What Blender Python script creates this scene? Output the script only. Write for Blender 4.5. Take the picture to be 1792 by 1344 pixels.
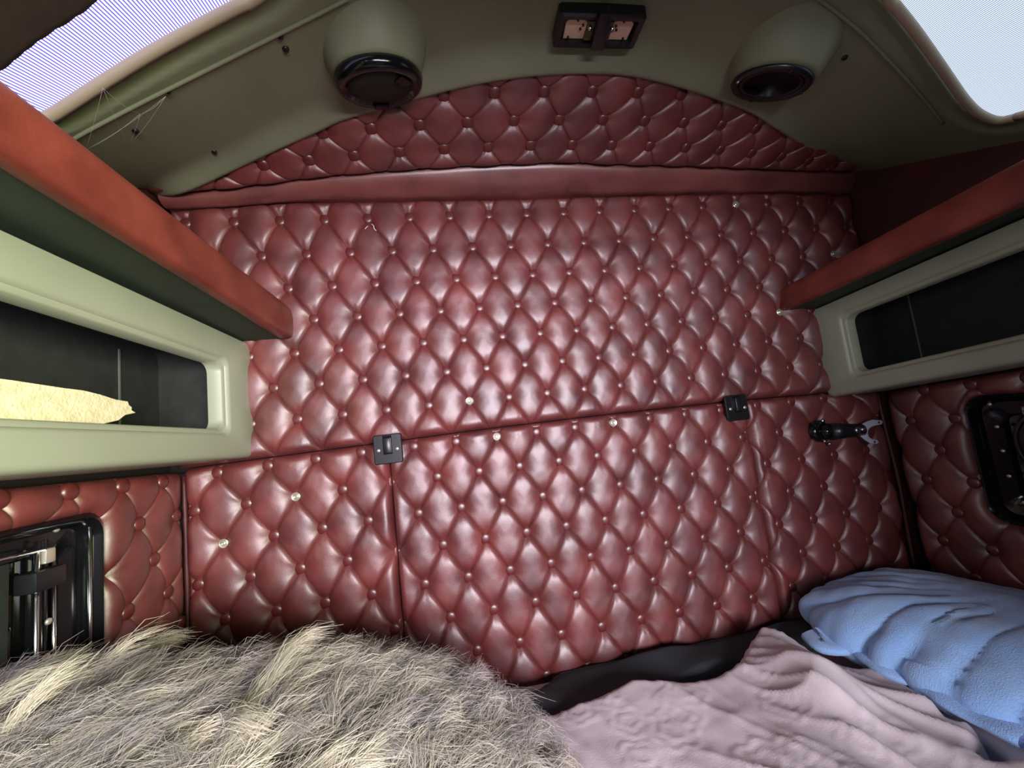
import bpy, bmesh, math, random
import numpy as np
from mathutils import Vector, Matrix, noise as mnoise

for o in list(bpy.data.objects): bpy.data.objects.remove(o)
scene = bpy.context.scene
col = scene.collection
rng = np.random.default_rng(7)
random.seed(7)

# ------------------------------------------------------------------ camera
FPX = 693.345
CAM = np.array([-0.3427, -1.1406, 1.2641])
def rot(a, b, c):
    ca, sa, cb, sb, cc, sc = math.cos(a), math.sin(a), math.cos(b), math.sin(b), math.cos(c), math.sin(c)
    return (np.array([[ca,-sa,0],[sa,ca,0],[0,0,1]]) @ np.array([[1,0,0],[0,cb,-sb],[0,sb,cb]])
            @ np.array([[cc,0,sc],[0,1,0],[-sc,0,cc]]))
R = rot(-0.146363, 0.106390, 0.115066)
cd = bpy.data.cameras.new('camera')
cam = bpy.data.objects.new('camera', cd); col.objects.link(cam)
M4 = Matrix(((R[0,0], R[0,2], -R[0,1], CAM[0]), (R[1,0], R[1,2], -R[1,1], CAM[1]),
             (R[2,0], R[2,2], -R[2,1], CAM[2]), (0,0,0,1)))
cam.matrix_world = M4
cd.sensor_width = 36.0; cd.lens = FPX * 36.0 / 1792.0
cd.clip_start = 0.02; cd.clip_end = 50
scene.camera = cam

# ------------------------------------------------------------------ world and light
w = bpy.data.worlds.new('world'); scene.world = w; w.use_nodes = True
w.node_tree.nodes['Background'].inputs[0].default_value = (0.62, 0.72, 0.9, 1)
w.node_tree.nodes['Background'].inputs[1].default_value = 0.09
vs = scene.view_settings
vs.view_transform = 'Standard'; vs.look = 'None'; vs.gamma = 1.0; vs.use_curve_mapping = False
vs.exposure = 0.56

def area(name, loc, target, sx, sy, power, color):
    l = bpy.data.lights.new(name, 'AREA'); l.shape = 'RECTANGLE'; l.size = sx; l.size_y = sy
    l.energy = power; l.color = color
    o = bpy.data.objects.new(name, l); col.objects.link(o); o.location = loc
    d = Vector(target) - Vector(loc); o.rotation_euler = d.to_track_quat('-Z', 'Y').to_euler()
    return o
# daylight through the windscreen and the two door windows of the cab in front of the bunk
area('windscreen_daylight', (0.22, -2.60, 1.31), (-0.1, 0, 1.35), 1.25, 0.62, 84, (0.96, 0.90, 1.0))
area('right_door_daylight', (1.32, -2.36, 1.34), (-0.9, -0.3, 1.50), 0.8, 0.65, 66, (0.85, 1.0, 0.40))
area('left_door_daylight', (-1.32, -2.20, 1.38), (0.9, -0.1, 1.35), 0.8, 0.6, 6.5, (0.84, 0.90, 1.0))

# ------------------------------------------------------------------ helpers
def ray(px, py): return R @ np.array([(px-896)/FPX, 1.0, (672-py)/FPX])
def at(px, py, ax, val):
    d = ray(px, py); return CAM + d * ((val - CAM[ax]) / d[ax])
def atpl(px, py, O, N):
    d = ray(px, py); return CAM + d * (np.dot(np.asarray(O)-CAM, N) / np.dot(d, N))
def srgb(r, g, b):
    f = lambda c: (c/255/12.92) if c/255 <= 0.04045 else ((c/255+0.055)/1.055)**2.4
    return (f(r), f(g), f(b), 1.0)

def tag(o, label=None, cat=None, group=None, kind=None):
    if label: o['label'] = label
    if cat: o['category'] = cat
    if group: o['group'] = group
    if kind: o['kind'] = kind
    return o
def link(name, me, mat=None, parent=None, smooth=True):
    if mat is not None and not me.materials: me.materials.append(mat)
    o = bpy.data.objects.new(name, me); col.objects.link(o)
    if parent is not None: o.parent = parent
    return o
def empty(name, loc=(0,0,0)):
    o = bpy.data.objects.new(name, None); col.objects.link(o); o.location = loc
    o.empty_display_size = 0.05
    return o
def wloc(o):
    v = np.zeros(3)
    while o is not None: v = v + np.array(o.location); o = o.parent
    return v
def mesh(name, V, F, mat=None, parent=None, smooth=True, rel=True):
    V = np.asarray(V, float)
    if parent is not None and rel: V = V - wloc(parent)
    me = bpy.data.meshes.new(name)
    me.from_pydata([tuple(v) for v in V], [], [tuple(int(i) for i in f) for f in F])
    if smooth: me.polygons.foreach_set('use_smooth', np.ones(len(me.polygons), bool))
    me.update()
    return link(name, me, mat, parent)
def fixn(o):
    bm = bmesh.new(); bm.from_mesh(o.data); bmesh.ops.recalc_face_normals(bm, faces=bm.faces); bm.to_mesh(o.data); bm.free()
    return o
def sharp(o, deg=35):
    o.data.set_sharp_from_angle(angle=math.radians(deg)); return o
def bevel(o, w=0.004, seg=2):
    bm = bmesh.new(); bm.from_mesh(o.data)
    bmesh.ops.bevel(bm, geom=[e for e in bm.edges if e.calc_face_angle(0) > 0.5], offset=w, segments=seg, profile=0.5, affect='EDGES')
    bmesh.ops.recalc_face_normals(bm, faces=bm.faces)
    bm.to_mesh(o.data); bm.free()
    o.data.polygons.foreach_set('use_smooth', np.ones(len(o.data.polygons), bool)); sharp(o, 40); return o
def boxv(x0, x1, y0, y1, z0, z1):
    V = [(x0,y0,z0),(x1,y0,z0),(x1,y1,z0),(x0,y1,z0),(x0,y0,z1),(x1,y0,z1),(x1,y1,z1),(x0,y1,z1)]
    F = [(0,3,2,1),(4,5,6,7),(0,1,5,4),(1,2,6,5),(2,3,7,6),(3,0,4,7)]
    return V, F
def box(name, x0, x1, y0, y1, z0, z1, mat, parent=None, bev=0):
    V, F = boxv(x0,x1,y0,y1,z0,z1); o = mesh(name, V, F, mat, parent, smooth=False)
    if bev: bevel(o, bev)
    return o
def loft(name, loops, mat, parent=None, closed=True, cap0=False, cap1=False, smooth=True):
    n = len(loops[0]); V = np.concatenate([np.asarray(l, float) for l in loops]); F = []
    for k in range(len(loops)-1):
        for i in range(n if closed else n-1):
            j = (i+1) % n
            F.append((k*n+i, k*n+j, (k+1)*n+j, (k+1)*n+i))
    if cap0: F.append(tuple(range(n))[::-1])
    if cap1: F.append(tuple((len(loops)-1)*n+i for i in range(n)))
    o = mesh(name, V, F, mat, parent, smooth); fixn(o)
    return o
def tube(name, pts, r, mat, parent=None, seg=8, closed=False, cap=True):
    pts = [np.asarray(p, float) for p in pts]; loops = []
    n = len(pts); prev = None
    for i, p in enumerate(pts):
        a = pts[(i-1) % n] if (closed or i > 0) else p; b = pts[(i+1) % n] if (closed or i < n-1) else p
        t = b - a; t /= np.linalg.norm(t)
        if prev is None:
            u = np.cross(t, [0.1, 0.2, 1]); 
            if np.linalg.norm(u) < 1e-3: u = np.cross(t, [1, 0, 0])
        else: u = prev - t*np.dot(prev, t)
        u /= np.linalg.norm(u); prev = u; v = np.cross(t, u)
        rr = r[i] if hasattr(r, '__len__') else r
        loops.append([p + rr*(math.cos(k*2*math.pi/seg)*u + math.sin(k*2*math.pi/seg)*v) for k in range(seg)])
    if closed: loops.append(loops[0]); cap = False
    return loft(name, loops, mat, parent, True, cap, cap)
def rrect(x0, x1, y0, y1, r, k=5):
    P = []
    for cx, cy, a0 in ((x1-r,y1-r,0),(x0+r,y1-r,90),(x0+r,y0+r,180),(x1-r,y0+r,270)):
        for i in range(k):
            a = math.radians(a0 + 90*i/(k-1)); P.append((cx + r*math.cos(a), cy + r*math.sin(a)))
    return np.array(P)
def frame_of(n):
    n = np.asarray(n, float); n = n/np.linalg.norm(n)
    u = np.cross(n, [0,0,1.0]); 
    if np.linalg.norm(u) < 0.1: u = np.cross(n, [0,1.0,0])
    u /= np.linalg.norm(u); return u, np.cross(n, u), n
def lathe(name, prof, loc, n, mat, parent=None, seg=24):
    u, v, n = frame_of(n); loc = np.asarray(loc, float)
    loops = [[loc + r*(math.cos(2*math.pi*k/seg)*u + math.sin(2*math.pi*k/seg)*v) + h*n for k in range(seg)] for r, h in prof]
    return loft(name, loops, mat, parent, True, prof[0][0] > 1e-6, True)
def prism(name, poly3, n, depth, mat, parent=None, bev=0):
    n = np.asarray(n, float); P = [np.asarray(p, float) for p in poly3]
    o = loft(name, [P, [p + n*depth for p in P]], mat, parent, True, True, True, smooth=False)
    if bev: bevel(o, bev)
    return o
def polysd(P, poly):
    """signed distance (positive inside) and nearest contour point"""
    poly = np.asarray(poly, float); A = poly; B = np.roll(poly, -1, 0)
    best = np.full(len(P), 1e9); near = np.zeros_like(P); ins = np.zeros(len(P), bool)
    for a, b in zip(A, B):
        d = b-a; t = np.clip(((P-a)@d)/max(d@d, 1e-12), 0, 1); q = a + t[:,None]*d
        dd = np.hypot(*(P-q).T); m = dd < best; best[m] = dd[m]; near[m] = q[m]
        c = (a[1] > P[:,1]) != (b[1] > P[:,1])
        with np.errstate(divide='ignore', invalid='ignore'):
            x = (b[0]-a[0])*(P[:,1]-a[1])/(b[1]-a[1]) + a[0]
        ins ^= c & (P[:,0] < x)
    return np.where(ins, best, -best), near
def field(poly, step, holes=()):
    """grid mesh of a polygon with holes; returns 2-D points, quads, distance to the border"""
    poly = np.asarray(poly, float); lo = poly.min(0)-step; hi = poly.max(0)+step
    nx = int((hi[0]-lo[0])/step)+2; ny = int((hi[1]-lo[1])/step)+2
    X, Y = np.meshgrid(lo[0]+np.arange(nx)*step, lo[1]+np.arange(ny)*step)
    P = np.stack([X.ravel(), Y.ravel()], 1)
    sd, near = polysd(P, poly)
    for h in holes:
        s2, n2 = polysd(P, h); s2 = -s2; m = s2 < sd; sd[m] = s2[m]; near[m] = n2[m]
    idx = np.arange(nx*ny).reshape(ny, nx)
    Q = np.stack([idx[:-1,:-1], idx[:-1,1:], idx[1:,1:], idx[1:,:-1]], -1).reshape(-1, 4)
    keep = (sd[Q].mean(1) > 0) & (sd[Q].min(1) > -step*1.5)
    Q = Q[keep]; used = np.zeros(len(P), bool); used[Q.ravel()] = True
    sn = used & (sd < step*0.45); P[sn] = near[sn]; sd = np.where(sn, 0, sd)
    new = -np.ones(len(P), int); new[used] = np.arange(used.sum())
    return P[used], new[Q], sd[used]
def smoothstep(x): x = np.clip(x, 0, 1); return x*x*(3-2*x)
def catmull(pts, per=6, closed=False):
    pts = [np.asarray(p, float) for p in pts]; n = len(pts); out = []
    for i in range(n if closed else n-1):
        g = (lambda k: pts[k % n]) if closed else (lambda k: pts[min(max(k, 0), n-1)])
        p0, p1, p2, p3 = g(i-1), g(i), g(i+1), g(i+2)
        for j in range(per):
            t = j/per
            out.append(0.5*((2*p1)+(-p0+p2)*t+(2*p0-5*p1+4*p2-p3)*t*t+(-p0+3*p1-3*p2+p3)*t**3))
    if not closed: out.append(pts[-1])
    return np.array(out)
def nz(x, y, z=0.0): return mnoise.noise(Vector((x, y, z)))
def nza(X, Y, s, z=0.0): return np.array([mnoise.noise(Vector((a*s, b*s, z))) for a, b in zip(X, Y)])

# ------------------------------------------------------------------ materials
def mat(name, c1, c2=None, rough=0.5, metal=0.0, nscale=8.0, bump=0.0, bscale=200.0, spec=0.5, rvar=0.0, sheen=0.0, coat=0.0, detail=4.0, trans=0.0, contrast=(0.35, 0.65)):
    m = bpy.data.materials.new(name); m.use_nodes = True; nt = m.node_tree; b = nt.nodes['Principled BSDF']
    L = nt.links.new; tc = nt.nodes.new('ShaderNodeTexCoord')
    b.inputs['Base Color'].default_value = c1; b.inputs['Roughness'].default_value = rough
    b.inputs['Metallic'].default_value = metal; b.inputs['Specular IOR Level'].default_value = spec
    if sheen: b.inputs['Sheen Weight'].default_value = sheen
    if coat: b.inputs['Coat Weight'].default_value = coat; b.inputs['Coat Roughness'].default_value = 0.44
    if trans: b.inputs['Transmission Weight'].default_value = trans
    if c2 is not None:
        n = nt.nodes.new('ShaderNodeTexNoise'); n.inputs['Scale'].default_value = nscale; n.inputs['Detail'].default_value = detail
        L(tc.outputs['Object'], n.inputs['Vector'])
        r = nt.nodes.new('ShaderNodeValToRGB'); r.color_ramp.elements[0].color = c1; r.color_ramp.elements[1].color = c2
        r.color_ramp.elements[0].position, r.color_ramp.elements[1].position = contrast
        L(n.outputs['Fac'], r.inputs['Fac']); L(r.outputs['Color'], b.inputs['Base Color'])
        if rvar:
            mr = nt.nodes.new('ShaderNodeMapRange'); mr.inputs['To Min'].default_value = rough-rvar; mr.inputs['To Max'].default_value = rough+rvar
            L(n.outputs['Fac'], mr.inputs['Value']); L(mr.outputs['Result'], b.inputs['Roughness'])
    if bump:
        n2 = nt.nodes.new('ShaderNodeTexNoise'); n2.inputs['Scale'].default_value = bscale; n2.inputs['Detail'].default_value = 5
        L(tc.outputs['Object'], n2.inputs['Vector'])
        bp = nt.nodes.new('ShaderNodeBump'); bp.inputs['Strength'].default_value = bump; bp.inputs['Distance'].default_value = 0.002
        L(n2.outputs['Fac'], bp.inputs['Height']); L(bp.outputs['Normal'], b.inputs['Normal'])
    return m
LEATHER = mat('burgundy_vinyl', srgb(84,28,26), srgb(116,46,42), rough=0.50, nscale=9, bump=0.14, bscale=260, spec=1.0, rvar=0.05, coat=0.75, detail=6)
LEATHER_B = mat('burgundy_button', srgb(92,34,31), rough=0.36, spec=0.7, coat=0.3)
ROLL = mat('red_bolster_vinyl', srgb(100,40,31), srgb(128,58,45), rough=0.45, nscale=11, bump=0.12, bscale=300, rvar=0.08, detail=7)
BAND = mat('plain_burgundy_vinyl', srgb(104,48,45), srgb(132,70,64), rough=0.4, spec=1.0, coat=0.7, nscale=7, bump=0.15, bscale=200, rvar=0.05, detail=6)
SIDEV = mat('side_wall_vinyl', srgb(60,22,21), srgb(76,29,26), rough=0.55, nscale=7, bump=0.1, bscale=250)
KHAKI = mat('khaki_moulded_plastic', srgb(120,123,99), srgb(129,132,107), rough=0.5, nscale=5, bump=0.10, bscale=420, spec=0.4)
CREAM = mat('cream_moulded_plastic', srgb(146,150,130), srgb(153,157,137), rough=0.42, nscale=4, bump=0.05, bscale=400)
BEIGE = mat('beige_window_trim', srgb(172,156,132), rough=0.55, bump=0.1, bscale=300)
BLACKP = mat('black_plastic', srgb(22,23,25), rough=0.32, bump=0.05, bscale=300)
BLACKG = mat('gloss_black_plastic', srgb(14,15,18), rough=0.14)
DARKF = mat('dark_lining', srgb(26,29,26), srgb(34,37,33), rough=0.8, nscale=30, bump=0.2, bscale=500)
SHELFU = mat('dark_green_shelf_board', srgb(36,48,33), srgb(42,55,38), rough=0.7, nscale=20, bump=0.1, bscale=500)
BROWNF = mat('dark_brown_roof_lining', srgb(58,44,38), srgb(66,50,43), rough=0.9, nscale=40, bump=0.2, bscale=500)
CHROME = mat('chrome', srgb(205,208,210), rough=0.18, metal=1.0)
ZINC = mat('zinc_screw', srgb(212,206,190), rough=0.3, metal=0.7)
FORKM = mat('grey_painted_steel', srgb(176,180,194), rough=0.4)
GLASS = mat('dark_tinted_glass', srgb(10,13,11), rough=0.06, spec=0.6)
WALLM = mat('bare_wall_backing', srgb(30,18,17), rough=0.9)
FLOORM = mat('black_rubber_floor', srgb(34,34,36), rough=0.8, bump=0.2, bscale=150)
FOAM = mat('cream_foam', srgb(232,222,186), srgb(216,204,164), rough=0.9, nscale=60, bump=0.6, bscale=220)
PLATE = mat('pale_lamp_board', srgb(226,196,170), srgb(214,182,156), rough=0.5, nscale=25)
PCB = mat('dull_green_board', srgb(60,66,46), srgb(92,88,56), rough=0.5, nscale=60)
SHEETL = mat('pale_lilac_sheet', srgb(170,166,178), rough=0.85, bump=0.15, bscale=400)
SHEETD = mat('charcoal_sheet', srgb(40,46,52), srgb(47,53,58), rough=0.9, nscale=6, bump=0.2, bscale=500)
QUILT = mat('lilac_beige_quilt', srgb(198,186,191), srgb(212,200,204), rough=0.85, nscale=6, bump=0.25, bscale=380, sheen=0.2)
PILLOW = mat('blue_terry_cloth', srgb(140,184,240), srgb(156,196,244), rough=0.95, nscale=9, bump=0.9, bscale=420, sheen=0.5)
HIDE = mat('grey_hide', srgb(92,82,76), srgb(104,94,86), rough=0.95, nscale=20)
THREADM = mat('white_thread', srgb(232,226,212), rough=0.8)
ORANGE = mat('orange_tag', srgb(206,88,52), rough=0.6)
STITCH = mat('grey_stitching', srgb(92,98,88), rough=0.8)
WEB = mat('cobweb_silk', srgb(205,205,190), rough=0.6)

# ------------------------------------------------------------------ the shell of the cab
WX = 1.075
tag(box('floor', -1.4, 1.4, -2.7, 0.05, -0.04, 0.0, FLOORM), 'black rubber cab floor', kind='structure')
tag(box('wall_back', -1.12, 1.12, 0.035, 0.075, 0.0, 2.30, WALLM), 'bare rear wall of the sleeper behind the padding', kind='structure')
for nm, sx in (('wall_left', -1), ('wall_right', 1)):
    a, b = sorted((sx*1.10, sx*1.14))
    tag(box(nm, a, b, -1.36, 0.035, 0.0, 2.30, WALLM), 'sleeper side wall behind the padding, ' + nm[5:] + ' side', kind='structure')
tag(box('ceiling', -1.14, 1.14, -1.6, 0.075, 2.30, 2.34, WALLM), 'outer roof skin above the sleeper', kind='structure')

# unseen bulkhead added behind the camera, its opening sized to shade the upper right
wf = empty('shading_bulkhead', (0,-1.36,0)); tag(wf, 'unseen bulkhead added behind the camera to shade the top and right of the sleeper', kind='structure')
box('shading_side', -1.14, -0.80, -1.40, -1.36, 0.0, 2.30, WALLM, wf)
box('shading_side', 0.32, 1.14, -1.40, -1.36, 0.0, 2.30, WALLM, wf)
box('shading_header', -0.80, 0.32, -1.40, -1.36, 1.645, 2.30, WALLM, wf)

# ------------------------------------------------------------------ deep-buttoned upholstery
TK = np.array([0,.022,.055,.10,.155,.22,.29,.365,.435,.5,.565,.635,.71,.78,.845,.90,.945,.978])
def button_mesh():
    bm = bmesh.new(); r, h = 0.0168, 0.0120; prof = [(1.0,0),(1.0,0.3),(0.92,0.62),(0.7,0.86),(0.38,0.97)]
    S = 14; rings = [[bm.verts.new((r*q*math.cos(2*math.pi*k/S), r*q*math.sin(2*math.pi*k/S), h*z)) for k in range(S)] for q, z in prof]
    top = bm.verts.new((0,0,h))
    for a, b in zip(rings, rings[1:]):
        for k in range(S): bm.faces.new((a[k], a[(k+1)%S], b[(k+1)%S], b[k]))
    for k in range(S): bm.faces.new((rings[-1][k], rings[-1][(k+1)%S], top))
    me = bpy.data.meshes.new('button'); bm.to_mesh(me); bm.free()
    me.polygons.foreach_set('use_smooth', np.ones(len(me.polygons), bool)); me.materials.append(LEATHER_B); return me
def rivet_mesh():
    bm = bmesh.new(); S = 16; r = 0.0115
    prof = [(1.0,0),(1.0,.0022),(.82,.0034),(.62,.0028),(.52,.0024),(.50,.0052),(.36,.0064),(.18,.0060),(.16,.0030)]
    rings = [[bm.verts.new((r*q*math.cos(2*math.pi*k/S), r*q*math.sin(2*math.pi*k/S), z)) for k in range(S)] for q, z in prof]
    for a, b in zip(rings, rings[1:]):
        for k in range(S): bm.faces.new((a[k], a[(k+1)%S], b[(k+1)%S], b[k]))
    bm.faces.new(rings[-1])
    me = bpy.data.meshes.new('screw'); bm.to_mesh(me); bm.free()
    me.polygons.foreach_set('use_smooth', np.ones(len(me.polygons), bool)); me.materials.append(ZINC); me.set_sharp_from_angle(angle=0.6); return me
BTN, RIV = button_mesh(), rivet_mesh()

def mono(a, b, deg):
    return np.stack([a**i * b**j for i in range(deg+1) for j in range(deg+1-i)], -1)
class Lattice:
    def __init__(s, rows, O, A, B, N, deg):
        s.O, s.A, s.B, s.N, s.deg = map(lambda x: x if isinstance(x, int) else np.asarray(x, float), (O, A, B, N, deg))
        g, p = [], []
        for r, j0, l in rows:
            for k, q in enumerate(l):
                if q is None: continue
                w = atpl(q[0], q[1], s.O, s.N) - s.O
                g.append((j0+k, r)); p.append((w@s.A, w@s.B))
        g, p = np.array(g, float), np.array(p, float)
        s.K, *_ = np.linalg.lstsq(mono(p[:,0], p[:,1], s.deg), g, rcond=None)
        s.aff, *_ = np.linalg.lstsq(np.c_[g, np.ones(len(g))], p, rcond=None)
        s.pitch = np.hypot(*s.aff[0])
    def jr(s, ab): return mono(ab[:,0], ab[:,1], s.deg) @ s.K
    def inv(s, j, r):
        x = np.array([j, r, 1.0]) @ s.aff
        for _ in range(12):
            f = s.jr(x[None])[0] - (j, r); e = 1e-4
            J = np.stack([(s.jr((x+[e,0])[None])[0]-(j,r)-f)/e, (s.jr((x+[0,e])[None])[0]-(j,r)-f)/e], 1)
            x = x - np.clip(np.linalg.solve(J, f), -.05, .05)
        return x
    def invs(s, jr):
        x = np.c_[jr, np.ones(len(jr))] @ s.aff; e = 1e-4
        for _ in range(10):
            f = s.jr(x) - jr; Ja = (s.jr(x+[e,0])-jr-f)/e; Jb = (s.jr(x+[0,e])-jr-f)/e
            det = Ja[:,0]*Jb[:,1]-Ja[:,1]*Jb[:,0]; det = np.where(np.abs(det) < 1e-3, 1e-3, det)
            dx = np.stack([(f[:,0]*Jb[:,1]-f[:,1]*Jb[:,0])/det, (f[:,1]*Ja[:,0]-f[:,0]*Ja[:,1])/det], 1)
            x = x - np.clip(dx, -.05, .05)
        return x
    def grid(s, poly, holes, tk):
        """quads that follow the pleat lines, trimmed to a polygon with holes"""
        poly = np.asarray(poly, float); n = len(tk)
        jb = s.jr(poly); ub = jb[:,0]+jb[:,1]/2; vb = jb[:,0]-jb[:,1]/2
        U = np.concatenate([k+tk for k in range(int(ub.min())-2, int(ub.max())+3)]); V = np.concatenate([k+tk for k in range(int(vb.min())-2, int(vb.max())+3)])
        uu, vv = np.meshgrid(U, V); uu, vv = uu.ravel(), vv.ravel()
        jr = np.c_[(uu+vv)/2, uu-vv]; x0 = np.c_[jr, np.ones(len(jr))] @ s.aff
        ok = ((x0 > poly.min(0)-.12) & (x0 < poly.max(0)+.12)).all(1)
        P = np.full((len(uu),2), 9.0); P[ok] = s.invs(jr[ok])
        sd = np.full(len(P), -9.0); near = P.copy(); sd[ok], near[ok] = polysd(P[ok], poly)
        for h in holes:
            a, b = polysd(P[ok], h); a = -a; m = a < sd[ok]; q = np.where(ok)[0][m]; sd[q] = a[m]; near[q] = b[m]
        nu, nv = len(U), len(V); idx = np.arange(nu*nv).reshape(nv, nu)
        Q = np.stack([idx[:-1,:-1], idx[:-1,1:], idx[1:,1:], idx[1:,:-1]], -1).reshape(-1,4)
        Q = Q[(sd[Q].max(1) > 0) & (sd[Q].min(1) > -0.03)]
        used = np.zeros(len(P), bool); used[Q.ravel()] = True
        sn = used & (sd <= 0); P[sn] = near[sn]; sd[sn] = 0
        ku = (np.arange(len(P)) % nu) % n == 0; kv = (np.arange(len(P)) // nu) % n == 0
        iu = np.arange(len(P)) % nu; iv = np.arange(len(P)) // nu
        new = -np.ones(len(P), int); new[used] = np.arange(used.sum())
        return P[used], new[Q], sd[used], np.where(ku, iu, -1)[used], np.where(kv, iv, -1)[used]
    def w(s, ab, h=0): 
        ab = np.atleast_2d(ab); return s.O + ab[:,:1]*s.A + ab[:,1:2]*s.B + np.reshape(h, (-1,1))*s.N
def tufted(name, label, lat, poly, H=0.029, base=0.006, step=0.0036, holes=(), rivets=(), margin=0.016, edgeR=0.02, pleat=0.05, jrange=(-6, 26), rrange=(-4, 12), skip=None, seed=0, mat_=None, cat='padded panel', group=None):
    P, Q, sd, eu, ev = lat.grid(poly, holes, TK)
    jr = lat.jr(P); u = jr[:,0] + jr[:,1]/2; v = jr[:,0] - jr[:,1]/2
    su, sv = np.abs(np.sin(math.pi*u)), np.abs(np.sin(math.pi*v))
    cu, cv = np.floor(u), np.floor(v)
    rnd = np.modf(np.abs(np.sin(cu*12.9898 + cv*78.233 + seed)*43758.5453))[0]
    du, dv = u-np.round(u), v-np.round(v); dj, dr = (du+dv)/2, (du-dv)
    d = np.hypot(dj, dr*0.8); cd_ = np.minimum(np.abs(du), np.abs(dv))
    dent = 1-np.exp(-(d/0.19)**1.6)
    h = 0.66*dent + 0.10*(su*sv)**0.8*(0.3+1.4*rnd) + 0.22*(1-np.exp(-(cd_/0.035)))
    # short gathers in the vinyl running out of every button, strongest up and down
    phi = np.arctan2(dr*0.8, dj)
    ph0 = np.round(u)*3.1 + np.round(v)*1.7 + seed
    g = np.sin(phi*9 + ph0 + 1.3*np.sin(phi*4+ph0*2))*np.exp(-((d-0.17)/0.10)**2)*(0.35+0.65*np.abs(np.sin(phi))**2)
    h = h + 0.075*g
    pl_ = np.sin(P[:,0]*2*math.pi/0.0125 + 2.5*np.sin(P[:,0]*31+seed) + P[:,1]*9)*np.exp(-((sd-0.022)/0.014)**2)
    h = h + pleat*pl_*(0.5+0.5*np.sin(P[:,0]*2*math.pi/0.0575+seed))
    big = nza(P[:,0], P[:,1], 6.0, seed+3.1)
    e = np.sqrt(np.clip(1-(1-np.clip(sd/edgeR, 0, 1))**2, 0, 1))
    hh = e*(base + H*h*(1+0.12*big)) 
    wrink = 0.0006*nza(P[:,0]*1.0, P[:,1]*0.6, 95.0, seed+9.0)
    hh = hh + e*wrink
    V = lat.w(P, hh)
    root = empty(name, tuple(V.mean(0))); tag(root, label, cat, group)
    o = mesh('upholstery', V, Q, mat_ or LEATHER, root); 
    ev_ = np.empty(len(o.data.edges)*2, np.int32); o.data.edges.foreach_get('vertices', ev_); ev_ = ev_.reshape(-1,2)
    shp = ((eu[ev_[:,0]] >= 0) & (eu[ev_[:,0]] == eu[ev_[:,1]])) | ((ev[ev_[:,0]] >= 0) & (ev[ev_[:,0]] == ev[ev_[:,1]]))
    at2 = o.data.attributes.new('sharp_edge', 'BOOLEAN', 'EDGE'); at2.data.foreach_set('value', shp)
    n0 = o.data.polygons[len(o.data.polygons)//2].normal
    if np.dot(np.array(n0), lat.N) < 0: o.data.flip_normals()
    # outer edge skirt is flush with the backing; buttons and screws
    rv = [ (atpl(x, y, lat.O, lat.N)-lat.O) for x, y in rivets ]; rv = [np.array([q@lat.A, q@lat.B]) for q in rv]
    rz = Matrix((Vector(lat.A), Vector(lat.B), Vector(lat.N))).transposed()
    if rz.determinant() < 0: rz = Matrix((-Vector(lat.A), Vector(lat.B), Vector(lat.N))).transposed()
    cands = []
    for r in range(rrange[0], rrange[1]+1):
        for j2 in range(jrange[0]*2, jrange[1]*2+1):
            if (j2 - r) % 2: continue
            x0 = np.array([j2/2, r, 1.0]) @ lat.aff
            lo, hi = np.min(poly, 0)-.1, np.max(poly, 0)+.1
            if not ((x0 > lo).all() and (x0 < hi).all()): continue
            cands.append((lat.inv(j2/2, r)))
    if cands:
        cands = np.array(cands); s0, _ = polysd(cands, poly)
        for hl in holes: s0 = np.minimum(s0, -polysd(cands, hl)[0])
        for x, s1 in zip(cands, s0):
            if s1 < margin: continue
            if skip is not None and skip(x): continue
            isr = any(np.hypot(*(x-q)) < 0.03 for q in rv)
            ob = bpy.data.objects.new('screw' if isr else 'button', RIV if isr else BTN); col.objects.link(ob); ob.parent = root
            p = lat.w(x, base + (0.0095 if isr else 0.003))[0] - np.array(root.location)
            ob.matrix_local = Matrix.Translation(Vector(p)) @ rz.to_4x4()
            if isr: ob['label'] = 'bright zinc screw and cup washer'
    return root

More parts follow.
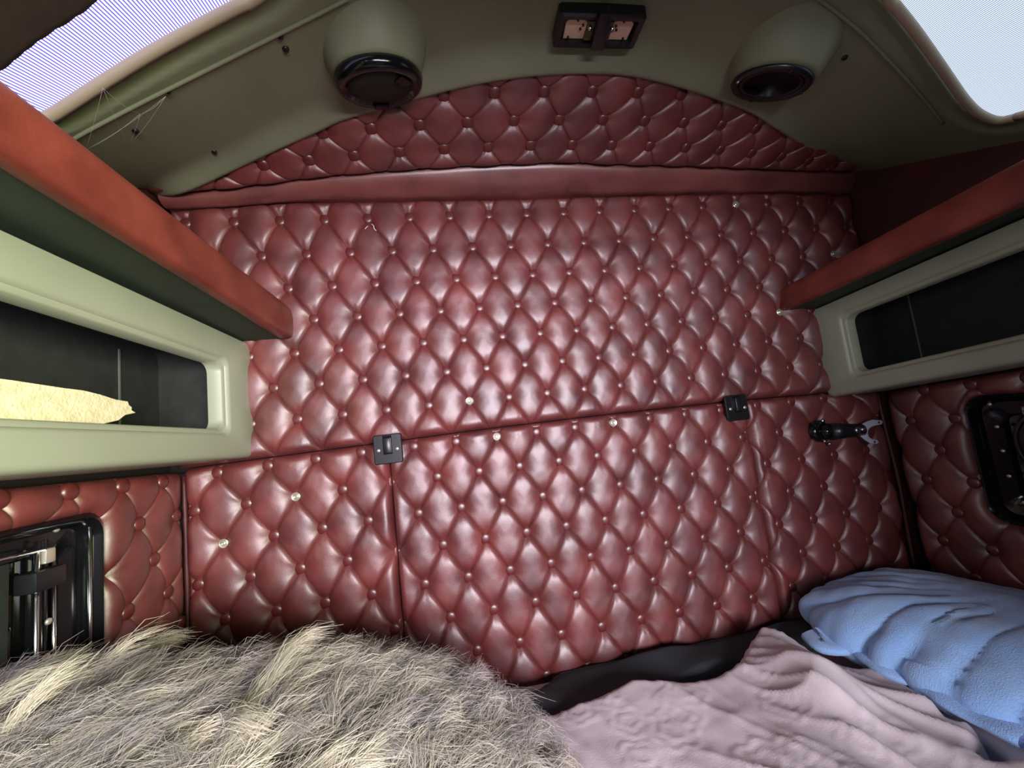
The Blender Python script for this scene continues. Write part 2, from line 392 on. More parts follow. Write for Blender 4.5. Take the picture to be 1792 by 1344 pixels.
RO, RA, RB, RN = (0,0,0), (1,0,0), (0,0,1), (0,-1,0)
UP = [(0,0,[(415,394),(493,391),(570.5,388),(644.5,387.6),(718.5,385.6),(788,383.6),(851,378.6),(920.4,379.8),(985.3,377.3),(1046.6,374),(1108,368),(1167,369),(1226,365),(1280,362),(1339,360.6),(1393,357.4)]),
(1,.5,[(461,452),(540,449.6),(615,447.6),(688,443.2),(758.7,439.5),(826.3,436.2),(894.3,433),(956.6,430.3),(1020,425.5),(1081,423),(1141,421),(1198,416.5),(1255.5,414.7),(1309.5,410.7),(1366,406.7)]),
(2,1,[(509,508),(585,503.8),(659.6,499.5),(730.2,494.8),(798.2,490),(865.5,486.4),(930.5,482.9),(994,478.9),(1055.7,476),(1116.6,470.9),(1175,467.3),(1232,463.6),(1288.9,459.3),(1345.5,456)]),
(3,1.5,[(552.8,561),(628,556.7),(699.8,551),(769.7,546.3),(841.7,540.6),(904.4,535.4),(969.3,531.8),(1032,526.4),(1089.8,522),(1151.8,518),(1209.8,512.6),(1267,508.6),(1322,503)]),
(4,1,[(519.3,619),(596,612.6),(669.3,607.3),(740.6,601.6),(810.3,595.2),(877.8,589.3),(943.6,584.4),(1006.3,579.7),(1069.4,574.6),(1130.7,568),(1189,563.4),(1247.5,558.7),(1304.5,553.6),(1356.7,548.9)]),
(5,.5,[(483.8,679.3),(562.2,671.6),(637.2,665.5),(709.2,658.8),(780.5,652.1),(848.4,645.4),(917.8,638.5),(981.3,632.7),(1045.9,626.8),(1107.5,620.3),(1166.6,615.2),(1224.7,610),(1281.6,604.4),(1338.9,599.3),(1393,593.8)]),
(6,1,[(525.7,733.5),(603.7,725.8),(679,717.4),(750,711),(820,702.7),(889.6,695.3),(955.9,685.6),(1020.8,680.5),(1085,675),(1144.9,668.6),(1205,661.7),(1262.4,655.9),(1319,649.7),(1374,642.8)])]
LC = [(0,1,[(722,779),(795,772),(867,764),(937,757),(1008,749),(1073,741),(1137,733),(1197,724)]),
(1,0.5,[(690.7,841.9),(765.7,833.2),(837.7,823.5),(908.3,814.8),(974.9,806),(1042,797.8),(1108,789.7),(1170.7,780.7),(1230,771.7),(1291,762.6)]),
(2,1,[(733.6,897),(807.2,886),(878.9,875.2),(948.8,865.7),(1015.7,856.4),(1081.7,847.3),(1145.6,838.6),(1208,829),(1269,820.9)]),
(3,0.5,[(701.4,963.4),(776.4,950.7),(850.8,939.6),(921,928.7),(990,918),(1056,907.6),(1121.5,897.9),(1184.5,887.5),(1248,878.8),(1315,871.4)]),
(4,1,[(744.6,1020.7),(820.3,1006),(893,993),(962,982),(1031.8,970.9),(1097,959.8),(1162.7,949.4),(1226.7,938),(1291.3,929.4)]),
(5,1.5,[(788.5,1075.2),(863,1062),(935.4,1048),(1006,1036),(1074.7,1023),(1139.6,1011.7),(1206,1001.7),(1269.5,991)]),
(6,3,[(906,1119),(978.6,1105.8),(1049,1092.7),(1117,1079.7),(1184,1067),(1248,1055),(1314,1044)])]
LL = [(0,1,[(386,827),(472,815),(556,803),(636.5,791)]),(1,0.5,[(348.5,891),(438,881),(522,867),(601,856)]),
(2,1,[(400,948),(486,934),(567,922),(645,910)]),(3,0.5,[(353.6,1020),(445,1005),(531,990.5),(611,978)]),(4,1,[(400,1079),(489,1065),(573.5,1049.5),(654,1035.7)])]
LR = [(0,0,[(1317,709.7),(1380,704),(1436,698)]),(1,.5,[(1355.6,756),(1412,749.6)]),(2,0,[(1336,811),(1394,803.5),(1449,794),(1504,788)]),
(3,.5,[(1375.7,858),(1433.5,850),(1489,841)]),(4,0,[(1358,916),(1416,906.7),(1475,896),(1528.6,887)]),(5,.5,[(1397.7,964),(1456.6,953.5),(1513.8,943)]),(6,0,[(1379,1022.7),(1437,1012.7),(1494,1001.5)])]
def rp(*pix): return np.array([at(x, y, 1, 0.0)[[0, 2]] for x, y in pix])

# upper rear panel
top = rp((345,372),(500,361),(700,357),(870,354),(1000,350),(1200,345),(1350,342),(1475,346))
bot = rp((335,819),(445,804),(690,772),(870,748),(1083,723),(1300,700),(1450,688),(1555,682))
lu = Lattice(UP, RO, RA, RB, RN, 3)
upper_poly = np.concatenate([[(-1.055, top[0,1])], top, [(1.075, top[-1,1]+.0), (1.075, bot[-1,1]+.001)], bot[::-1]+[0,.001], [(-1.055, bot[0,1]+.001)]])
PANEL_G = 'deep-buttoned wall panels'
tufted('tufted_panel', 'wide burgundy deep-buttoned vinyl panel across the upper rear wall', lu, upper_poly,
       rivets=[(820,703),(1357,549),(1452,448),(1464,354),(1279,361)], seed=1, group=PANEL_G)
xl, xr = -0.534, 0.536
def seamz(x): return np.interp(x, bot[:,0], bot[:,1])
cpoly = [(xl,0.52),(xr,0.52),(xr,seamz(xr)-.001)] + [(x, seamz(x)-.001) for x in np.linspace(xr,xl,8)[1:]]
tufted('tufted_panel', 'burgundy buttoned hatch panel in the lower rear wall between the two black latches', Lattice(LC, RO, RA, RB, RN, 2), cpoly,
       rivets=[(867,764),(1073,741)], seed=2, group=PANEL_G, edgeR=0.014, margin=0.010)
lpoly = [(-1.035,0.52),(xl-.001,0.52),(xl-.001,seamz(xl)-.001),(-0.8,seamz(-0.8)-.001),(-1.035,seamz(-1.035)-.001)]
tufted('tufted_panel', 'burgundy buttoned panel at the lower left of the rear wall, beside the dark corner gap', Lattice(LL, RO, RA, RB, RN, 2), lpoly,
       rivets=[(522,867),(400,948)], seed=3, group=PANEL_G, margin=0.012)
rpoly = [(xr+.001,0.52),(1.0,0.52),(1.02,seamz(1.02)-.001),(0.8,seamz(0.8)-.001),(xr+.001,seamz(xr)-.001)]
tufted('tufted_panel', 'burgundy buttoned panel at the lower right of the rear wall, behind the forked bracket', Lattice(LR, RO, RA, RB, RN, 2), rpoly,
       seed=4, group=PANEL_G, margin=0.012)

# sloping arch panel under the roof and the plain band below it
TH = math.radians(65); SO = np.array([0,0,1.955]); SB = np.array([0,-math.sin(TH),math.cos(TH)]); SN = np.array([0,-math.cos(TH),-math.sin(TH)])
AR = [(0,-1,[(459,286),(541.8,274.5),(622.8,266),(701.4,261),(778.4,256.7),(853,252.5),(926,250),(996.5,248),(1065.4,250),(1134.6,253),(1198.8,254)]),
(-1,1.5,[(647,218.7),(733.8,214.8),(817.5,211),(899.5,206.5),(973.7,204),(1053.7,206),(1126,208),(1194.6,210.6)]),(-2,4,[(866,158),(948.8,157),(1035.5,155),(1113.7,157)])]
la = Lattice(AR, SO, RA, SB, SN, 2)
def sp(*pix): 
    out = []
    for x, y in pix:
        q = atpl(x, y, SO, SN) - SO; out.append((q[0], q@SB))
    return np.array(out)
btop = sp((345,334),(420,328),(500,318),(560,310),(700,298),(800,292),(900,288),(985,284),(1060,288),(1230,292),(1350,297),(1440,300))
apoly = [(-1.07,btop[0,1]+.004)] + [(a,b+.004) for a,b in btop] + [(1.075,btop[-1,1]+.004),(1.075,0.5),(-1.07,0.5)]
tufted('tufted_panel', 'arched burgundy buttoned panel on the slope below the grey roof moulding', la, apoly, seed=5, group=PANEL_G, H=0.022, base=.004, rrange=(-6,3), jrange=(-5,16))
tz = np.interp(np.linspace(-1.06,1.07,60), top[:,0], top[:,1]); bx = np.linspace(-1.06,1.07,60); bb = np.interp(bx, btop[:,0], btop[:,1])
loops = []
for x, z0, b1 in zip(bx, tz, bb):
    p0 = np.array([x, -0.014, z0+.002]); prof = []
    p1 = SO + x*np.array(RA) + b1*SB
    for t in np.linspace(0, 1, 9):
        p = p0*(1-t) + p1*t; bulge = 0.014*math.sin(math.pi*min(1,t*1.02))**0.6 + 0.004*nz(x*5, t*3, 2)
        prof.append(p + SN*bulge)
    loops.append([np.array([x, 0.028, z0-.002])] + prof + [p1 - SN*0.012])
band = loft('trim_1', loops, BAND, closed=False); tag(band, 'plain burgundy vinyl band between the wall panel and the arched panel', kind='structure')

# ------------------------------------------------------------------ side wall upholstery
SL = [(0,-1,[(270.5,845),(210,852),(99,862.7)]),(1,-.5,[(230,920)]),(2,-1,[(254,981),(181,1008)]),(3,-1.5,[(280.6,1038.5),(210,1072)])]
XL, XR = -1.05, 1.05
lsl = Lattice(SL, (XL,0,0), (0,1,0), (0,0,1), (1,0,0), 1)
LWY = (-0.258, -0.80); 
def zl_of(px, py): 
    q = at(px, py, 0, XL); return q[1], q[2]
lhole = rrect(-0.56, -0.250, 0.72, 1.192, 0.035, 6)
tufted('tufted_panel', 'russet buttoned panel on the left side wall around the black window', lsl, [(-0.62,0.52),(-0.028,0.52),(-0.028,1.246),(-0.62,1.265)], seed=6, pleat=0, H=0.020, base=.006,
       holes=[lhole], group=PANEL_G, margin=0.014, jrange=(-12,12), rrange=(-4,12), edgeR=0.03)
SR = [(0,0,[(1626,681),(1707.7,669)]),(1,-.5,[(1600,734),(1675.6,734.5)]),(2,0,[(1651,787)]),(3,-.5,[(1631,840),(1713,845)]),(4,0,[(1685,895)]),(5,-.5,[(1659,944),(1745,962)]),(6,0,[(1716,1010)])]
lsr = Lattice(SR, (XR,0,0), (0,1,0), (0,0,1), (-1,0,0), 1)
rhole = rrect(-0.56, -0.225, 0.872, 1.200, 0.045, 6)
tufted('tufted_panel', 'dark burgundy buttoned panel on the right side wall around the black window', lsr, [(-0.62,0.52),(-0.050,0.52),(-0.030,1.238),(-0.62,1.28)], seed=7, pleat=0, H=0.024, base=.006,
       holes=[rhole], group=PANEL_G, margin=0.014, jrange=(-12,12), rrange=(-4,12))
# plain upper side walls above the shelves
for sx, nm, lb in ((-1,'side_lining','plain burgundy vinyl lining above the left shelf'),(1,'side_lining','plain dark burgundy vinyl lining above the right shelf')):
    P, Q, sd = field([(-1.1,1.45),(-0.0,1.45),(-0.0,2.02),(-1.1,2.02)], 0.03)
    V = np.c_[np.full(len(P), sx*1.078)-sx*0.006*np.clip(sd/.02,0,1)-sx*0.003*nza(P[:,0],P[:,1],5), P]
    o = mesh(nm, V, Q, SIDEV); tag(o, lb, 'wall lining'); fixn(o)

# ------------------------------------------------------------------ moulded roof console with two roof windows
def S(x, y):
    x, y = np.asarray(x, float), np.asarray(y, float)
    return 2.10 - (0.095 + 0.46*np.abs(y))*(np.abs(x)/1.07)**2
def atS(px, py):
    z = 1.95
    for _ in range(60):
        p = at(px, py, 2, z); z = 0.5*z + 0.5*float(S(p[0], p[1]))
    return at(px, py, 2, z)
arch_px = [(311,348),(335,330),(400,298),(469,268),(500,251),(560,227),(600,211),(623,201),(717.6,173),(835,145),(918.5,131),(1000,128),(1087,129),(1130,138),(1185,152),(1285,187),(1302,197),(1350,224.6),(1426,278),(1466.5,314)]
arch = sp(*arch_px)                                   # (x, distance up the slope)
rear = np.array([SO + a*np.array(RA) + b*SB + SN*0.030 for a, b in arch])
rear_xy = rear[:, :2]
rear = catmull(np.concatenate([[(-1.07,-0.03,1.975)], rear[1:-1:2], [(1.07,-0.03,1.985)]]), 8)
rear_xy = rear[:, :2]
lw_px = [(70,215),(95,205),(180,150),(270,95),(360,46),(450,0)]
lwin = [tuple(p) for p in catmull([atS(*p)[:2] for p in lw_px], 3)]
lfor = [atS(*p)[:2] for p in [(160,-22),(130,0),(60,45),(0,95)]]
lpoly2 = np.array([(-0.985,-0.46)] + lwin + [(-0.45,-0.60),(-0.42,-0.68),(-0.55,-0.70)] + lfor + [(-0.985,-0.55)])
rw_px = [(1555,0),(1600,55),(1640,110),(1668,150),(1690,180),(1715,203),(1750,215),(1792,205)]
rwin = [tuple(p) for p in catmull([atS(*p)[:2] for p in rw_px], 3)]
rpoly2 = np.array([(0.42,-0.80),(0.44,-0.66)] + rwin + [(1.0,-0.60),(0.98,-0.80)])
cons_poly = np.concatenate([rear_xy, [(1.07,-1.05),(-1.07,-1.05)]])
P, Q, sd = field(cons_poly, 0.007, holes=[lpoly2, rpoly2])
Z = S(P[:,0], P[:,1])
yr = np.interp(P[:,0], rear_xy[:,0], rear_xy[:,1]); dr = yr - P[:,1]
zr = np.interp(P[:,0], rear_xy[:,0], rear[:,2])
t = smoothstep(dr/0.09); Z = zr*(1-t) + Z*t
Z = Z + 0.018*(1-np.clip(dr/0.012, 0, 1))**2                    # rolled rear lip
# raised border around the roof windows
for wp in (lpoly2, rpoly2):
    s2, _ = polysd(P, wp); Z = Z + 0.010*(1-smoothstep((-s2-0.030)/0.012)) + 0.03*(1-smoothstep(-s2/0.016))
cons = empty('roof_console', (0,-0.4,2.05)); tag(cons, 'arched khaki grey moulded roof console carrying the speakers and lamp', 'roof console')
o = mesh('moulding', np.c_[P, Z], Q, KHAKI, cons)
if o.data.polygons[10].normal.z > 0: o.data.flip_normals()
# thin bead following the windows
for pts in ([(120,250),(140,235),(240,182),(330,137),(430,87),(520,42),(610,-4)], [(1430,-5),(1500,50),(1560,110),(1610,165),(1650,215)]):
    q = catmull([atS(*p) - np.array([0,0,0.002]) for p in pts], 6)
    tube('bead', q, 0.0035, KHAKI, cons, 6)
scr = [(237,228),(375,265),(500,85),(293,158),(888,95),(1128,95),(1478,100),(490,62)]
for p in scr:
    q = atS(*p); lathe('screw', [(0.006,0.0),(0.006,0.003),(0.004,0.005),(0.0015,0.0045)], q, (0,-0.2,-1), BLACKP, cons, 10)
# dark lining in front of the left window
dl = [(-1.07,-0.530)] + [tuple(np.array(p)+(0,.016)) for p in catmull(lfor, 4)[::-1]] + [(-0.55,-0.70),(-0.42,-0.70),(-0.42,-1.05),(-1.07,-1.05)]
P, Q, sd = field(dl, 0.006)
o = mesh('roof_lining', np.c_[P, S(P[:,0],P[:,1]) - 0.022 + 0.03*(1-smoothstep(sd/.012))], Q, BROWNF)
tag(o, 'dark brown roof lining in front of the left roof window', 'roof lining')
if o.data.polygons[0].normal.z > 0: o.data.flip_normals()

def stripe_mat(name, ca, cb, angle, freq, strength):
    m = bpy.data.materials.new(name); m.use_nodes = True; nt = m.node_tree; nt.nodes.clear(); L = nt.links.new
    out = nt.nodes.new('ShaderNodeOutputMaterial'); em = nt.nodes.new('ShaderNodeEmission'); tc = nt.nodes.new('ShaderNodeTexCoord')
    mp = nt.nodes.new('ShaderNodeMapping'); mp.inputs['Rotation'].default_value = (0,0,angle)
    wv = nt.nodes.new('ShaderNodeTexWave'); wv.inputs['Scale'].default_value = freq; wv.inputs['Distortion'].default_value = 0.25; wv.inputs['Detail Scale'].default_value = 0.4
    rp_ = nt.nodes.new('ShaderNodeValToRGB'); rp_.color_ramp.elements[0].color = ca; rp_.color_ramp.elements[1].color = cb
    rp_.color_ramp.elements[0].position = 0.25; rp_.color_ramp.elements[1].position = 0.75
    L(tc.outputs['Object'], mp.inputs['Vector']); L(mp.outputs['Vector'], wv.inputs['Vector']); L(wv.outputs['Fac'], rp_.inputs['Fac'])
    L(rp_.outputs['Color'], em.inputs['Color']); em.inputs['Strength'].default_value = strength; L(em.outputs[0], out.inputs[0]); return m
LPANE = stripe_mat('left_window_mesh_blind', srgb(78,72,150), srgb(228,222,255), 0.0, 70.0, 1.7)
RPANE = stripe_mat('right_window_mesh_blind', srgb(112,120,136), srgb(190,202,220), 0.0, 82.0, 1.25)
for k, (wp, pm, lb) in enumerate(((lpoly2, LPANE, 'left roof window behind a fine lilac lit mesh blind'), (rpoly2, RPANE, 'right roof window behind a fine white lit mesh blind'))):
    c = wp.mean(0); root = empty('window_%d' % (k+1), (c[0], c[1], float(S(*c)))); tag(root, lb, kind='structure')
    d = wp - c; big = c + d*(1 + 0.03/np.linalg.norm(d, axis=1))[:,None]
    P, Q, sd = field(big, 0.02)
    o = mesh('pane', np.c_[P, S(P[:,0],P[:,1])+0.020], Q, pm, root)
    if o.data.polygons[0].normal.z > 0: o.data.flip_normals()
    cc = catmull(np.c_[wp, S(wp[:,0],wp[:,1])+0.006], 2, True)
    tube('trim', cc, 0.009, BEIGE, root, 8, True)

# speakers in moulded pods
def speaker(px, n, label, left):
    c0 = atS(*px); d = ray(*px); c = CAM + (c0-CAM)*0.957       # disc hangs below the console
    n = np.array(n, float); n /= np.linalg.norm(n); u, v, n = frame_of(n)
    root = empty('roof_speaker', tuple(c)); tag(root, label, 'speaker')
    rad = 0.083
    # pod: flares from the disc up into the console skin
    seg = 40; loops = []
    for h, r in ((-0.002,0.078),(0.003,0.086),(-0.006,0.093),(-0.022,0.100),(-0.042,0.108),(-0.062,0.119),(-0.085,0.134),(-0.11,0.160)):
        lp = []
        for k in range(seg):
            a = 2*math.pi*k/seg; p = c + r*(math.cos(a)*u + math.sin(a)*v) + h*n
            if h < -0.05:
                zc = float(S(p[0], p[1])) + 0.004
                tt = min(1, (abs(h)-0.05)/0.05); p[2] = p[2]*(1-tt) + max(p[2], zc)*tt if p[2] < zc else p[2]
            lp.append(p)
        loops.append(lp)
    pod = loft('speaker_pod', loops, KHAKI, cons); 
    if left:
        lathe('rim', [(0.088,0.0),(0.092,0.008),(0.088,0.020),(0.080,0.026),(0.072,0.025),(0.070,0.020)], c, n, BLACKG, root, 40)
        lathe('grille', [(0.071,0.018),(0.060,0.023),(0.040,0.026),(0.020,0.027)], c, n, DARKF, root, 40)
        q = c + n*0.026 + u*0.0 
        # moulded tab and vent on the cover
        for a0, nm, r0, r1, w_ in ((250,'tab',0.058,0.074,26),(20,'vent',0.048,0.070,30)):
            lp0 = [c + n*0.0275 + (r_*(math.cos(math.radians(a))*u + math.sin(math.radians(a))*v)) for r_, aa in ((r0,1),(r1,-1)) for a in (np.linspace(a0-w_/2,a0+w_/2,8)[::aa])]
            prism(nm, lp0, -n, -0.004 if nm == 'tab' else 0.006, BLACKG, root)
    else:
        rim = lathe('rim', [(0.084,0.0),(0.087,0.006),(0.083,0.012),(0.074,0.013),(0.070,0.008)], c, n, BLACKP, root, 40)
        lathe('cone', [(0.071,0.008),(0.064,0.010),(0.058,0.007),(0.030,-0.012),(0.026,-0.012)], c, n, BLACKP, root, 40)
        lathe('dust_cap', [(0.028,-0.012),(0.022,-0.005),(0.012,-0.001)], c, n, BLACKP, root, 24)
        for a in (0.6, 2.2, 3.75, 5.3):
            lathe('screw', [(0.0045,0.012),(0.004,0.015),(0.002,0.016)], c + 0.078*(math.cos(a)*u+math.sin(a)*v), n, CHROME if a == 3.75 else BLACKG, rim, 10)
    return root
speaker((662,135), (0.08, 0.33, -0.94), 'round black speaker with a glossy covered grille in the left pod', True)
speaker((1350,142), (-0.20, 0.40, -0.90), 'round black open-cone speaker in the dark right pod', False)

# dome lamp without its lenses
dc = [atS(*p) + np.array([0,0,-0.012]) for p in ((952,68),(1112,72),(1148,8),(967,5))]
dn = np.cross(dc[1]-dc[0], dc[3]-dc[0]); dn /= np.linalg.norm(dn); dn = dn if dn[2] < 0 else -dn
dcen = sum(dc)/4; du = dc[1]-dc[0]; du /= np.linalg.norm(du); dv = np.cross(dn, du); dv = dv if dv[1] < 0 else -dv
W_, H_ = 0.093, 0.037
lamp = empty('dome_lamp', tuple(dcen)); tag(lamp, 'black twin dome lamp with its lenses missing, in the middle of the roof console', 'lamp')
D = lambda a, b, h=0.0: dcen + du*a + dv*b + dn*h
ring = lambda r, w, h, z: [D(x, y, z) for x, y in rrect(-w, w, -h, h, r, 4)]
o = loft('housing', [ring(.006,W_,H_,-0.02), ring(.006,W_,H_,0.010), ring(.005,W_-.004,H_-.004,0.014), ring(.004,W_-.013,H_-.012,0.012), ring(.004,W_-.015,H_-.014,-0.002)], BLACKP, lamp, cap1=True); sharp(o, 30)
for s in (-1, 1):
    pl = [D(s*a, b, -0.001) for a, b in ((0.020,-0.019),(0.030,-0.022),(0.072,-0.022),(0.074,0.012),(0.066,0.020),(0.040,0.022),(0.030,0.014),(0.020,0.010))]
    rb_ = prism('reflector_board', pl, dn, 0.004, PLATE, lamp)
    prism('circuit_board', [D(s*a, b, 0.0) for a, b in ((0.012,-0.020),(0.028,-0.020),(0.028,0.020),(0.012,0.020))], dn, 0.009, PCB, lamp)
    tube('bulb_holder', [D(s*0.024, 0.012, 0.006), D(s*0.024, 0.012, 0.020)], 0.004, CHROME, lamp, 8)
    for a, b in ((0.040,0.0),(0.036,0.008),(0.062,-0.018),(0.05,0.018)):
        lathe('peg', [(0.0025,0.003),(0.0025,0.006),(0.001,0.007)], D(s*a, b), dn, BLACKP, rb_, 8)
prism('switch_tongue', [D(a, b, 0.006) for a, b in ((-0.013,-0.026),(0.017,-0.026),(0.014,0.03),(0.004,0.052),(-0.016,0.050),(-0.014,0.02))], dn, 0.022, BLACKP, lamp, 0.002)

# cobweb strung across the left corner of the console
pa = [atS(290,158)+(0,0,-.012), atS(245,182)+(0,0,-.02), atS(225,250)+(0,0,-.006), atS(150,252)+(0,0,-.012), atS(180,150)+(0,0,-.004)]
web = empty('cobweb', tuple(pa[1])); tag(web, 'faint grey cobweb at the left end of the roof console', 'cobweb')
for k, (a, b) in enumerate(((0,2),(0,3),(1,2),(1,3),(4,2),(4,3),(0,1),(1,4))):
    A_, B_ = pa[a], pa[b]; tube('thread', [A_*(1-t)+B_*t + np.array([0,0,-0.006*math.sin(math.pi*t)]) for t in np.linspace(0,1,6)], 0.00014, WEB, web, 4)

# ------------------------------------------------------------------ overhead lockers
def locker(sx, X, zb, zt, kz, op, label, seam_y):
    root = empty('overhead_locker', (X, -0.45, zb)); tag(root, label, 'locker')
    y1, y0 = -0.006, -1.25
    W3 = lambda yz, dx: [np.array([X + sx*dx, y, z + kz*abs(y)]) for y, z in yz]
    oy1, oy0, oz0, oz1 = op
    def outer(i): return rrect(y0+i, y1-i, zb+i, zt-i*0.2, 0.022, 7)
    def inner(i): return rrect(oy0-i, oy1+i, oz0-i, oz1+i, 0.024, 7)
    o = loft('face_frame', [W3(outer(0.0),0.20), W3(outer(0.0),0.014), W3(outer(0.003),0.006), W3(outer(0.008),0.001), W3(outer(0.014),0.0),
                            W3(inner(0.018),0.0), W3(inner(0.013),0.002), W3(inner(0.010),0.008), W3(inner(0.003),0.009), W3(inner(0.0),0.012), W3(inner(0.0),0.040)], CREAM, root)
    sharp(o, 50)
    # lined inside of the locker
    ln = o = loft('lining', [W3(inner(0.002),0.030), W3(inner(0.05),0.045), W3(inner(0.05),0.175)], DARKF, root, cap1=True); sharp(o, 40)
    box('seam', min(X+sx*0.174, X+sx*0.172), max(X+sx*0.174, X+sx*0.172), seam_y-0.002, seam_y+0.002, oz0-0.03, oz1+0.03+kz*.3, STITCH, ln)
    return root
locker(-1, -0.87, 1.262, 1.562, 0.022, (-0.135,-1.15,1.331,1.488), 'open cream overhead locker on the left with a pale foam board inside', -0.20)
locker(1, 0.84, 1.238, 1.527, 0.078, (-0.114,-1.15,1.297,1.472), 'open cream overhead locker on the right with an empty dark inside', -0.17)

def shelf(sx, secs, label, board):
    """secs: (y, list of x/z outline points of the padded edge)"""
    root = empty('overhead_shelf', tuple(np.mean([[p[0], y, p[1]] for y, s in secs for p in s], 0))); tag(root, label, 'shelf')
    bo = []
    for y, (xi, xo, z0, z1) in board:
        bo.append([(xi,y,z0),(xo,y,z0),(xo,y,z1),(xi,y,z1)])
    b = loft('board', bo, SHELFU, root, True, True, True, smooth=False)
    loops = []
    ys = np.linspace(secs[0][0], secs[-1][0], 40)
    for i, y in enumerate(ys):
        t = i/39; A_ = np.array(secs[0][1])*(1-t) + np.array(secs[-1][1])*t
        c = catmull([np.array([p[0], p[1]]) for p in A_], 5, True); cen = c.mean(0)
        e = 1.0 if i > 1 else (0.80, 0.95)[i]
        c = cen + (c-cen)*e*(1 + 0.02*nz(y*9, 1.3*sx, 0))
        loops.append([(p[0], y, p[1]) for p in c])
    loft('padded_edge', loops, ROLL, root, True, True, True)
    return root
def roll_section(xc, z0, z1, hw, sx):
    zm = (z0+z1)/2; h = (z1-z0)/2
    return [(xc+hw*0.6, z0+0.001), (xc+hw, z0+h*0.5), (xc+hw, z1-h*0.5), (xc+hw*0.5, z1), (xc-hw*0.5, z1), (xc-hw, z1-h*0.5), (xc-hw, z0+h*0.5), (xc-hw*0.6, z0+0.001)]
shelf(-1, [(-0.006, roll_section(-0.772,1.563,1.652,0.020,-1)), (-1.0, roll_section(-0.772,1.600,1.672,0.020,-1))], 'left overhead shelf with a padded red vinyl edge and dark underside',
      [(-0.004,(-1.07,-0.782,1.566,1.590)), (-1.0,(-1.07,-0.782,1.604,1.628))])
shelf(1, [(-0.006, roll_section(0.742,1.532,1.604,0.020,1)), (-1.0, roll_section(0.742,1.590,1.668,0.020,1))], 'right overhead shelf with a padded red vinyl edge',
      [(-0.004,(0.752,1.07,1.531,1.555)), (-1.0,(0.752,1.07,1.610,1.634))])

# broken foam board in the left locker
pts = []
fx = -0.975
prof_top = [(-0.90,1.405),(-0.70,1.402),(-0.54,1.400),(-0.47,1.397),(-0.44,1.398),(-0.41,1.392),(-0.38,1.388),(-0.355,1.386),(-0.352,1.380),(-0.346,1.376),(-0.347,1.371),(-0.338,1.366)]
prof_bot = [(-0.36,1.362),(-0.375,1.352),(-0.41,1.344),(-0.44,1.342),(-0.54,1.342),(-0.70,1.342),(-0.90,1.342)]
out = prof_top + prof_bot
loops = []
for x, sh in ((-0.915,0.0),(-0.925,0.006),(-0.94,0.004),(-0.965,0.010),(-1.0,-0.01)):
    loops.append([np.array([x, y + sh*nz(z*90, x*50, 4)*2, z + (0.003*nz(y*40, x*60, 1) if i < len(prof_top) else 0)]) for i, (y, z) in enumerate(out)])
o = loft('foam_board', loops, FOAM, None, True, True, True, smooth=False); tag(o, 'pale cream foam board with a torn end lying in the left locker', 'foam board')
bpy.context.view_layer.update()

